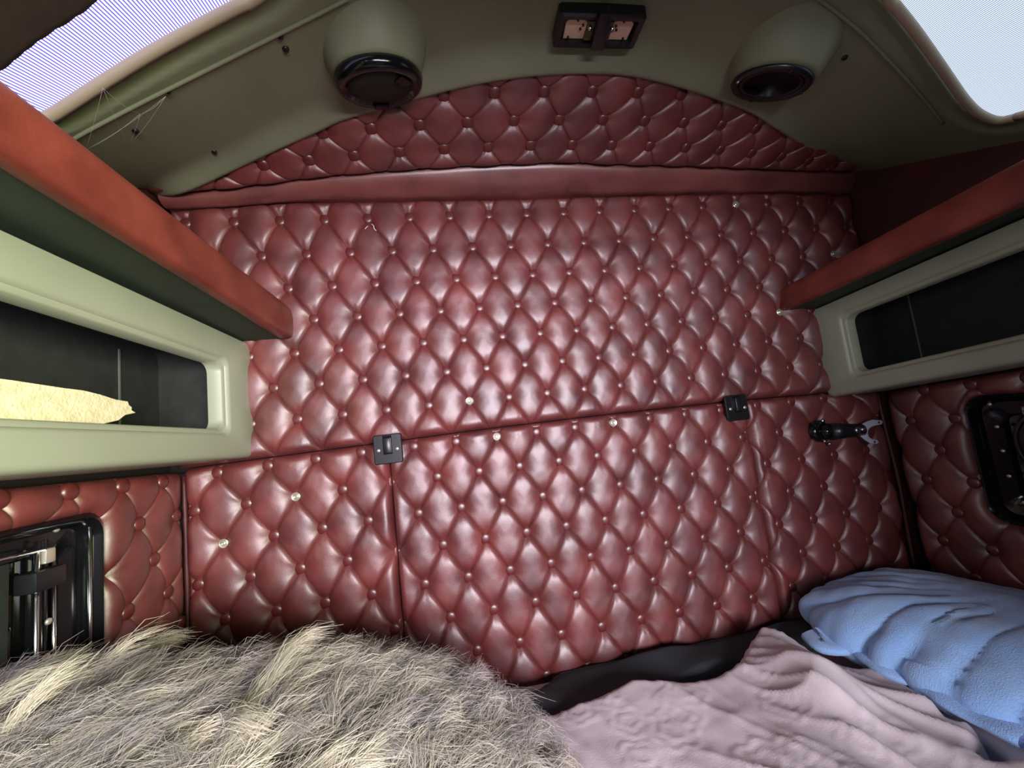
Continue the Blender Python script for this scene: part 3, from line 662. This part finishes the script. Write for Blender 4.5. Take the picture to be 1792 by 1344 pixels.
# ------------------------------------------------------------------ side windows in the lower side walls
def side_window(sx, X, hole, label, right):
    y0, z0 = hole.min(0); y1, z1 = hole.max(0)
    root = empty('side_window', (X, (y0+y1)/2, z0)); tag(root, label, 'window')
    W3 = lambda yz, dx: [np.array([X + sx*dx, y, z]) for y, z in yz]
    rr = lambda i, r: rrect(y0-i, y1+i, z0-i, z1+i, r, 7)
    o = loft('frame', [W3(rr(-0.003,0.03),-0.022), W3(rr(0.004,0.034),-0.024), W3(rr(0.004,0.034),0.0), W3(rr(-0.006,0.03),-0.012), W3(rr(-0.012,0.03),0.012), W3(rr(-0.05,0.02),0.022), W3(rr(-0.05,0.02),0.036)] if False else
             [W3(rr(0.006,0.04),0.004), W3(rr(0.004,0.038),-0.012), W3(rr(-0.004,0.036),-0.018), W3(rr(-0.012,0.032),-0.010), W3(rr(-0.018,0.03),0.010), W3(rr(-0.05,0.02),0.018), W3(rr(-0.055,0.02),0.03)], BLACKG, root)
    sharp(o, 50); fr_ = o
    prism('glass', W3(rr(-0.05,0.02),0.030), (sx,0,0), 0.004, GLASS, root)
    V = lambda y, z, dx: np.array([X+sx*dx, y, z])
    if not right:
        box('sash', X-0.028, X-0.012, -0.345, -0.322, 0.74, 1.165, BLACKG, root, 0.003)
        tube('chrome_rail', [V(-0.268,0.80,-0.006), V(-0.268,1.175,-0.006)], 0.0035, CHROME, root)
        tube('chrome_rail', [V(-0.320,0.76,0.004), V(-0.324,1.14,0.004)], 0.0030, CHROME, root)
        tube('chrome_rail', [V(-0.352,0.76,0.004), V(-0.352,1.165,0.004)], 0.0035, CHROME, root)
        tube('top_rail', [V(-0.345,1.150,0.0), V(-0.50,1.156,0.0)], 0.0035, CHROME, root)
        box('latch_block', X-0.022, X+0.012, -0.37, -0.318, 1.085, 1.118, BLACKP, root, 0.004)
        box('catch', X-0.02, X+0.004, -0.345, -0.328, 1.125, 1.150, ZINC, root, 0.003)
        box('net_panel', X-0.026, X-0.020, -0.50, -0.375, 0.76, 1.14, DARKF, root, 0.002)
        for y, z in ((-0.323,1.178),(-0.335,1.03),(-0.338,0.975),(-0.36,0.96)):
            lathe('screw', [(0.006,0),(0.005,0.003),(0.002,0.004)], V(y,z,0.002), (-sx,0,0), ZINC, fr_, 10)
    else:
        tube('pull_strap', catmull([V(-0.345,1.155,0.0),V(-0.325,1.13,-0.008),V(-0.312,1.10,-0.010),V(-0.310,1.06,-0.008),V(-0.318,1.02,0.0)], 5), 0.006, BLACKG, root)
        tube('chrome_rail', [V(-0.335,0.90,0.006), V(-0.345,1.17,0.006)], 0.003, CHROME, root)
        box('catch', X+0.0, X+0.012, -0.36, -0.325, 1.145, 1.17, CHROME, root, 0.004)
        box('sash', X+0.008, X+0.022, -0.42, -0.36, 0.93, 1.15, BLACKG, root, 0.004)
        for y, z in ((-0.268,1.178),(-0.272,1.118),(-0.272,1.055),(-0.272,0.99),(-0.288,0.925)):
            lathe('screw', [(0.005,0),(0.0045,0.003),(0.002,0.004)], V(y,z,0.004), (-sx,0,0), ZINC, fr_, 10)
    return root
side_window(-1, -1.05, lhole, 'black framed sliding window in the left side wall behind the fleece', False)
side_window(1, 1.05, rhole, 'black framed window in the right side wall above the blue pillow', True)

# dark corner gaps between the rear and the side panels
for sx, lb in ((-1,'black recess with burgundy piping in the left rear corner'),(1,'dark vinyl recess with burgundy piping in the right rear corner')):
    xs = (-1.085,-1.02) if sx < 0 else (1.0, 1.085)
    root = empty('corner_trim', (sx*1.05,0.015,0.5)); tag(root, lb, 'corner trim')
    box('strip', xs[0], xs[1], 0.004, 0.03, 0.5, 1.24, DARKF if sx < 0 else SIDEV, root)
    if sx > 0: g = [(1.030,-0.010,1.235),(1.032,-0.012,1.1),(1.036,-0.014,0.95),(1.032,-0.012,0.8),(1.028,-0.010,0.60)]
    else: g = [(-1.0405,-0.012,1.235),(-1.039,-0.012,1.0),(-1.041,-0.012,0.60)]
    tube('piping', catmull(g,5), 0.006, SIDEV, root, 8)
q = at(1572,897,1,-0.03)
o = box('fabric_tag', q[0]-.006, q[0]+.006, -0.034, -0.030, q[2]-.011, q[2]+.011, ORANGE, None, 0.001); tag(o, 'tiny orange tag in the right rear corner', 'tag')

# ------------------------------------------------------------------ latches at the corners of the hatch
def latch(cx, cz, label):
    root = empty('latch', (cx, -0.034, cz)); tag(root, label, 'latch', 'hatch latches')
    W3 = lambda P, y: [np.array([cx+a, y, cz+b]) for a, b in P]
    w, h = 0.037, 0.039
    pt_ = o = loft('plate', [W3(rrect(-w,w,-h,h,.006,4),-0.030), W3(rrect(-w,w,-h,h,.006,4),-0.036), W3(rrect(-w+.002,w-.002,-h+.002,h-.002,.005,4),-0.038)], BLACKP, root, cap0=True, cap1=True); sharp(o, 30)
    box('slot', cx-0.012, cx+0.012, -0.0392, -0.0375, cz-0.014, cz+0.036, BLACKG, root)
    box('tongue', cx-0.010, cx+0.008, -0.048, -0.036, cz-0.012, cz+0.030, BLACKP, root, 0.003)
    for s in (-1, 1): lathe('screw', [(0.005,0),(0.0045,0.0015),(0.002,0.002)], (cx+s*0.024, -0.038, cz-0.002), (0,-1,0), ZINC, pt_, 10)
    return root
latch(-0.532, 1.243, 'square black latch at the left top corner of the hatch panel')
latch(0.500, 1.243, 'square black latch at the right top corner of the hatch panel')

# ------------------------------------------------------------------ forked bracket
br = empty('swing_bracket', (0.775,-0.04,1.14)); tag(br, 'black swing arm bracket with an empty grey steel fork on the right rear wall', 'bracket')
bs_ = lathe('base', [(0.030,0.0),(0.034,0.012),(0.032,0.022),(0.026,0.028)], (0.766,-0.020,1.140), (0,-1,0), BLACKG, br, 24)
tube('pivot', [(0.766,-0.04,1.140),(0.785,-0.055,1.138)], 0.022, BLACKG, br, 16)
arm = [(0.778,-0.058,1.137),(0.81,-0.06,1.136),(0.85,-0.06,1.133),(0.885,-0.06,1.131)]
am_ = tube('arm', arm, [0.026,0.024,0.021,0.019], BLACKP, br, 16)
for x, r in ((0.850,0.010),(0.868,0.007)): lathe('bolt', [(r,0),(r,0.004),(r*.5,0.006)], (x,-0.080,1.134), (0,-1,0), CHROME, am_, 12)
for x, z in ((0.772,1.172),(0.765,1.110),(0.780,1.100)): lathe('screw', [(0.006,0),(0.006,0.004),(0.002,0.006)], (x,-0.046,z), (0,-1,0), CHROME, bs_, 10)
fk = [(740,370),(755,340),(790,318),(830,303),(888,306),(898,318),(890,332),(865,336),(830,345),(808,362),(803,388),(812,412),(830,425),(862,430),(872,442),(862,454),(825,452),(790,432),(765,410),(745,392)]
fk = [at(1292+x*0.279, 650+y*0.279, 1, -0.062) for x, y in fk]
fo_ = prism('fork', fk, (0,-1,0), 0.005, FORKM, br, 0.001)
for x, y in ((882,320),(855,442)):
    q = at(1292+x*0.279, 650+y*0.279, 1, -0.067); lathe('rivet_hole', [(0.0035,0),(0.003,0.001)], q, (0,-1,0), BLACKP, fo_, 10)

# loose white threads at one button
a = at(650,392,1,-0.03)
th = empty('loose_thread', tuple(a)); tag(th, 'loose white threads hanging from a button near the top left of the wall', 'thread')
tube('thread', catmull([a, a+(0.006,-.004,-0.008), a+(0.007,-.003,-0.016), a+(0.012,-.003,-0.022)],4), [0.0012]*13, THREADM, th, 6)
tube('thread', catmull([a+(-.01,0,-.006), a+(-0.014,-.004,-0.012), a+(-0.018,-.003,-0.016)],4), 0.001, THREADM, th, 6)

# ------------------------------------------------------------------ the bunk
bunk = box('bunk_base', -1.06, 1.06, -0.80, -0.002, 0.0, 0.42, FLOORM); tag(bunk, 'dark bunk base under the mattress', 'bunk')
BT = 0.605
mt = empty('mattress', (0,-0.40,0.42)); tag(mt, 'bunk mattress in a pale lilac fitted sheet along the rear wall', 'mattress')
P, Q, sd = field([(-1.01,-0.80),(1.01,-0.80),(1.01,-0.042),(-1.01,-0.042)], 0.02)
e = np.sqrt(np.clip(1-(1-np.clip(sd/.018,0,1))**2,0,1))
V = np.c_[P, 0.55 + (BT-0.55)*e + 0.004*nza(P[:,0],P[:,1],6)*e]
o = mesh('fitted_sheet', V, Q, SHEETL, mt)
box('core', -1.01, 1.01, -0.80, -0.042, 0.42, 0.55, SHEETL, mt)

def cloth(name, label, cat, pix, zref, mat_, zf, step=0.008, thick=0.004, extra=None):
    poly = [at(x, y, 2, zref)[:2] for x, y in pix] + (extra or [])
    poly = catmull(poly, 3, True) if extra is None else np.array(poly)
    P, Q, sd = field(poly, step)
    Z = zf(P[:,0], P[:,1], sd)
    o = mesh(name, np.c_[P, Z], Q, mat_); tag(o, label, cat)
    if o.data.polygons[len(o.data.polygons)//2].normal.z < 0: o.data.flip_normals()
    m = o.modifiers.new('thickness', 'SOLIDIFY'); m.thickness = thick; m.offset = -1
    return o
def ridge(t): return 1-np.abs(t)
# charcoal sheet next to the wall
def zdark(x, y, sd):
    e = smoothstep(sd/0.03)
    f = 0.010*np.sin(x*17 + 6*y + 2.0*nza(x, y, 3.0, 1)) + 0.012*nza(x, y, 9.0, 5)
    return BT + 0.008 + e*(0.016 + np.maximum(f, -0.012))
dark_xy = [at(x,y,2,0.62)[:2] for x,y in [(868,1245),(930,1212),(980,1172),(1010,1155),(1070,1143),(1140,1140),(1158,1122),(1230,1113),(1330,1092),(1400,1083)]]
dark_xy = dark_xy + [(0.60,-0.06),(0.56,-0.17),(0.40,-0.17),(0.2,-0.20),(0.0,-0.22),(-0.18,-0.26),(-0.34,-0.26),(-0.36,-0.14)]
dark_xy = np.array(dark_xy); dark_xy[:,1] = np.minimum(dark_xy[:,1], -0.042)
P, Q, sd = field(dark_xy, 0.009)
o = mesh('flat_sheet', np.c_[P, zdark(P[:,0],P[:,1],sd)], Q, SHEETD); tag(o, 'rumpled charcoal sheet spread along the foot of the rear wall', 'sheet')
if o.data.polygons[100].normal.z < 0: o.data.flip_normals()

# quilted bedspread
qpx = [(925,1262),(965,1250),(1040,1225),(1090,1200),(1110,1192),(1190,1190),(1260,1175),(1290,1155),(1310,1130),(1335,1121),(1375,1132),(1440,1150),(1500,1170),(1560,1180),(1600,1205),(1640,1240),(1660,1262),(1705,1275),(1730,1310),(1740,1344)]
qxy = [at(x,y,2,0.650)[:2] for x,y in qpx]
qpoly = catmull(qxy + [(0.50,-0.60),(0.40,-0.74),(-0.06,-0.74),(-0.17,-0.60),(-0.23,-0.34)], 3, True)
P, Q, sd = field(qpoly, 0.0055)
x, y = P.T
n1 = nza(x, y, 3.2, 2.2); n2 = nza(x, y, 7.0, 8.1); n3 = nza(x, y, 15.0, 4.4); n4 = nza(x, y, 32.0, 1.4)
fold = (1-np.abs(nza(1.5*(x*0.8+0.6*y), 0.45*(y*0.8-0.6*x), 6.0, 6.0)))**5
fold2 = (1-np.abs(nza(1.6*(x*0.95+0.3*y), 0.4*(y*0.95-0.3*x), 10.0, 2.0)))**6
# embossed flowers and leaves: rings of petals round scattered centres
emb = np.zeros(len(x)); crng = np.random.default_rng(3)
for q in np.c_[crng.uniform(-0.35,0.55,46), crng.uniform(-0.72,-0.08,46)]:
    dx, dy = x-q[0], y-q[1]; rr_ = np.hypot(dx, dy); R0 = crng.uniform(0.030,0.055); k_ = crng.integers(4,7); p0 = crng.uniform(0,6)
    m = rr_ < R0*1.25
    if not m.any(): continue
    a_ = np.arctan2(dy[m], dx[m]); edge = R0*(0.72+0.28*np.abs(np.sin(a_*k_/2+p0)))
    w_ = rr_[m]/edge
    emb[m] = np.maximum(emb[m], 0.0018*np.exp(-((w_-0.95)/0.10)**2) + 0.0016*np.exp(-((w_-0.45)/0.10)**2) + 0.0006*(w_ < 0.9))
right = smoothstep((x-0.15)/0.25)
Z = BT + 0.022 + 0.016*n1 + 0.004*n2 + 0.026*fold*(0.2+0.8*right) + 0.014*fold2*(0.2+0.8*right) + 0.003*n3 + 0.0012*n4 + emb
dx = x - (0.36+0.25*(y+0.25)); Z = Z + 0.030*np.exp(-(dx/0.05)**2)*smoothstep((y+0.55)/0.2)
# thick hemmed edge that rolls down to the sheet
er = np.sqrt(np.clip(1-(1-np.clip(sd/0.028,0,1))**2,0,1))
Z = BT + 0.020 + er*np.maximum(Z-BT+0.006, 0.012) + 0.002
o = mesh('quilt', np.c_[P, Z], Q, QUILT); tag(o, 'rumpled lilac beige quilted bedspread with embossed flowers', 'quilt')
if o.data.polygons[100].normal.z < 0: o.data.flip_normals()

# blue pillow
pc = np.array([0.748,-0.385,0.680]); pil = empty('pillow', (pc[0],pc[1],BT)); tag(pil, 'plump pillow in a creased blue towelling cover at the right end of the bunk', 'pillow')
nu, nv = 300, 160; V = []; 
yaw = math.radians(8)
for i in range(nv+1):
    ph = -math.pi/2 + math.pi*i/nv
    for k in range(nu):
        a = 2*math.pi*k/nu
        ce = lambda t, p: math.copysign(abs(math.cos(t))**p, math.cos(t)); se = lambda t, p: math.copysign(abs(math.sin(t))**p, math.sin(t))
        X = 0.262*ce(ph,0.75)*ce(a,0.72); Y = 0.345*ce(ph,0.75)*se(a,0.72); Zz = 0.088*se(ph,0.95)
        # creases sweep round the near-left corner of the pillow
        ang = math.atan2(Y-0.02, X-0.15); rad = math.hypot(X-0.15, (Y-0.02)*0.75)
        w_ = ang*5.5 + 1.3*nz(X*4, Y*4, 1) + rad*6
        cr = abs(math.sin(w_*2.3))**0.4
        amp = 0.036*min(1, max(0.15, 1.1-Zz/0.088*0.7))*min(1, max(0, (rad-0.10)/0.15))*(0.6+0.8*abs(nz(X*6+9, Y*6, 2))) if Zz > -0.07 else 0.0
        nn = Vector((X/0.262**2, Y/0.345**2, Zz/0.088**2)).normalized()
        d = amp*(cr-0.8) + 0.012*nz(X*7+3, Y*7, Zz*7) + 0.004*nz(X*22, Y*22, Zz*22)
        X, Y, Zz = X+nn.x*d, Y+nn.y*d, Zz+nn.z*d
        V.append((pc[0] + X*math.cos(yaw)-Y*math.sin(yaw), pc[1] + X*math.sin(yaw)+Y*math.cos(yaw), max(pc[2]+Zz, BT+0.012)))
F = [(i*nu+k, i*nu+(k+1)%nu, (i+1)*nu+(k+1)%nu, (i+1)*nu+k) for i in range(nv) for k in range(nu)]
o = mesh('cover', V, F, PILLOW, pil); fixn(o)
# loose hem of the cover lying on the quilt
hp = [at(*p,2,0.668) for p in [(1400,1118),(1440,1136),(1490,1136),(1530,1156),(1570,1182),(1610,1196),(1650,1218),(1690,1246),(1740,1268),(1800,1296)]]
hp = catmull(hp, 8); loops = []
for i, p in enumerate(hp):
    t = hp[min(i+1,len(hp)-1)] - hp[max(i-1,0)]; n = np.array([t[1], -t[0], 0]); n /= np.linalg.norm(n)+1e-9
    p = p + n*0.018
    tp = min(1, i/12); wv = tp*(0.004*math.sin(i*0.30) + 0.005*nz(i*0.12, 2, 1)); p = p - n*0.03*(1-tp); up = np.array([0,0,1.0])
    loops.append([p - n*0.07 + up*0.02, p - n*0.035 + up*(0.012+wv*.4), p - n*(0.012-wv) + up*(0.012+wv*.6), p + n*(0.002+wv) + up*(0.010+wv*.5), p + n*(0.008+wv) + up*(0.004+wv*.3), p + n*(0.004+wv)-up*0.004, p - n*0.05 - up*0.004])
loft('hem', loops, PILLOW, pil, False)

# ------------------------------------------------------------------ sheepskin
fl = empty('sheepskin', (-0.72,-0.5,BT)); tag(fl, 'long shaggy grey and cream sheepskin heaped on the left of the bunk', 'sheepskin')
FC = np.array([-0.95,-0.52]); FA = np.array([0.75, 0.46]); FH = 0.322
def fz(x, y):
    x, y = np.asarray(x, float), np.asarray(y, float)
    u, v = (x-FC[0])/FA[0], (y-FC[1])/FA[1]
    r = np.sqrt(np.abs(u)**2.3 + np.abs(v)**2.3)
    return BT + 0.02 + (FH + 0.030*smoothstep((-0.60-x)/0.40) - (0.22 + 0.26*smoothstep((-0.60-x)/0.30))*np.maximum(0, y+0.44))*np.clip(1-r**2.6, 0, 1)**0.62
th = np.linspace(0, 2*math.pi, 60, endpoint=False)
fpoly = np.c_[FC[0]+FA[0]*np.sign(np.cos(th))*np.abs(np.cos(th))**(2/2.3)*0.999, FC[1]+FA[1]*np.sign(np.sin(th))*np.abs(np.sin(th))**(2/2.3)*0.999]
fpoly[:,0] = np.maximum(fpoly[:,0], -1.03); fpoly[:,1] = np.maximum(np.minimum(fpoly[:,1], -0.05), -0.98)
P, Q, sd = field(fpoly, 0.012)
lump = lambda x, y: 0.018*nza(x, y, 6.0, 2.0) + 0.010*nza(x, y, 14.0, 3.0)
o = mesh('hide', np.c_[P, np.maximum(fz(P[:,0],P[:,1]) + lump(P[:,0],P[:,1]), BT+0.01)], Q, HIDE, fl)
if o.data.polygons[50].normal.z < 0: o.data.flip_normals()
# wool: curved tapering locks, combed towards the upper right
NC, NS = 2400, 195000
def rand_in(n):
    lo, hi = fpoly.min(0), fpoly.max(0); p = lo + rng.random((int(n*1.6),2))*(hi-lo)
    s, _ = polysd(p, fpoly); return p[s > 0.002][:n]
cl = rand_in(NC); st = rand_in(NS); NS = len(st)
# nearest clump by coarse grid
near = np.empty(NS, int)
for k in range(0, NS, 4000):
    d2 = ((st[k:k+4000,None,:]-cl[None])**2).sum(-1); near[k:k+4000] = d2.argmin(1)
def normal(p):
    e = 2e-3; zx = (fz(p[:,0]+e,p[:,1])-fz(p[:,0]-e,p[:,1]))/(2*e); zy = (fz(p[:,0],p[:,1]+e)-fz(p[:,0],p[:,1]-e))/(2*e)
    zx, zy = np.clip(zx,-3,3), np.clip(zy,-3,3); n = np.c_[-zx,-zy,np.ones(len(p))]; return n/np.linalg.norm(n,axis=1)[:,None]
cn = normal(cl); base = np.array([0.80,0.42,0.22])
ca = 0.75*nza(cl[:,0],cl[:,1],5.0,1.0) + 0.55*rng.normal(size=NC)
cdir = np.c_[base[0]*np.cos(ca)-base[1]*np.sin(ca), base[0]*np.sin(ca)+base[1]*np.cos(ca), np.full(NC, base[2])]
cdir = cdir - cn*(cdir*cn).sum(1)[:,None]; cdir /= np.linalg.norm(cdir,axis=1)[:,None]
lift = 0.35 + 0.30*rng.random(NC); clen = 0.038 + 0.028*rng.random(NC)
odd = rng.random(NC) < 0.012; lift[odd] += 0.6; clen[odd] *= 1.3
cx = np.c_[cl, fz(cl[:,0],cl[:,1])+lump(cl[:,0],cl[:,1])]
croot = np.c_[st, fz(st[:,0],st[:,1]) + 0.0]; croot[:,2] += lump(st[:,0],st[:,1])-0.002
nn = cn[near]; dd = cdir[near]; ll = clen[near]*(0.75+0.5*rng.random(NS)); lf = lift[near]
off = croot - cx[near]
SEG = 4
curl = rng.normal(size=(NS,3))*0.007; cph = rng.random(NC)*6.28; sph = rng.random(NS)*6.28
side = np.cross(dd, nn)
lines = []
for s in range(SEG+1):
    t = s/SEG
    along = dd*(ll*t*(0.55+0.45*t))[:,None] + nn*(ll*lf*np.sin(t*1.9)*0.62)[:,None]
    conv = off*(1-0.80*t**0.8)[...,None] if False else off*(1-0.62*t**0.7)
    wave = side*(0.006*np.sin(t*5+cph[near])*t)[:,None]
    lines.append(cx[near] + conv + along + wave + curl*t + (0.004*np.sin(t*9+sph)*np.minimum(1,t*3))[:,None]*curl/0.009)
lines = np.array(lines)                                  # SEG+1, NS, 3
wid = 0.00038*(0.7+0.6*rng.random(NS))
tng = lines[-1]-lines[0]; view = CAM - lines[0]; 
rnd_dir = np.cross(tng, nn + 0.8*rng.normal(size=(NS,3))); rnd_dir /= np.linalg.norm(rnd_dir,axis=1)[:,None]+1e-9
VV = np.empty((NS, SEG+1, 2, 3))
for s in range(SEG+1):
    t = s/SEG; wv = (wid*(1-0.75*t**2))[:,None]
    VV[:,s,0] = lines[s]-rnd_dir*wv; VV[:,s,1] = lines[s]+rnd_dir*wv
VV[...,0] = np.maximum(VV[...,0], -1.02); VV[...,1] = np.minimum(VV[...,1], -0.045); VV[...,2] = np.maximum(VV[...,2], BT+0.012)
V = VV.reshape(-1,3) - np.array(fl.location)
bi = (np.arange(NS)*(SEG+1)*2)[:,None]; k = (np.arange(SEG)*2)[None,:]; b = bi+k
F = np.stack([b, b+1, b+3, b+2], -1).reshape(-1,4)
me = bpy.data.meshes.new('fleece'); me.vertices.add(len(V)); me.vertices.foreach_set('co', V.ravel())
me.loops.add(F.size); me.loops.foreach_set('vertex_index', F.ravel().astype(np.int32))
me.polygons.add(len(F)); me.polygons.foreach_set('loop_start', np.arange(0,F.size,4,dtype=np.int32)); me.polygons.foreach_set('loop_total', np.full(len(F),4,np.int32))
me.polygons.foreach_set('use_smooth', np.ones(len(F),bool)); me.update(calc_edges=True)
at_ = me.color_attributes.new('wool', 'FLOAT_COLOR', 'POINT')
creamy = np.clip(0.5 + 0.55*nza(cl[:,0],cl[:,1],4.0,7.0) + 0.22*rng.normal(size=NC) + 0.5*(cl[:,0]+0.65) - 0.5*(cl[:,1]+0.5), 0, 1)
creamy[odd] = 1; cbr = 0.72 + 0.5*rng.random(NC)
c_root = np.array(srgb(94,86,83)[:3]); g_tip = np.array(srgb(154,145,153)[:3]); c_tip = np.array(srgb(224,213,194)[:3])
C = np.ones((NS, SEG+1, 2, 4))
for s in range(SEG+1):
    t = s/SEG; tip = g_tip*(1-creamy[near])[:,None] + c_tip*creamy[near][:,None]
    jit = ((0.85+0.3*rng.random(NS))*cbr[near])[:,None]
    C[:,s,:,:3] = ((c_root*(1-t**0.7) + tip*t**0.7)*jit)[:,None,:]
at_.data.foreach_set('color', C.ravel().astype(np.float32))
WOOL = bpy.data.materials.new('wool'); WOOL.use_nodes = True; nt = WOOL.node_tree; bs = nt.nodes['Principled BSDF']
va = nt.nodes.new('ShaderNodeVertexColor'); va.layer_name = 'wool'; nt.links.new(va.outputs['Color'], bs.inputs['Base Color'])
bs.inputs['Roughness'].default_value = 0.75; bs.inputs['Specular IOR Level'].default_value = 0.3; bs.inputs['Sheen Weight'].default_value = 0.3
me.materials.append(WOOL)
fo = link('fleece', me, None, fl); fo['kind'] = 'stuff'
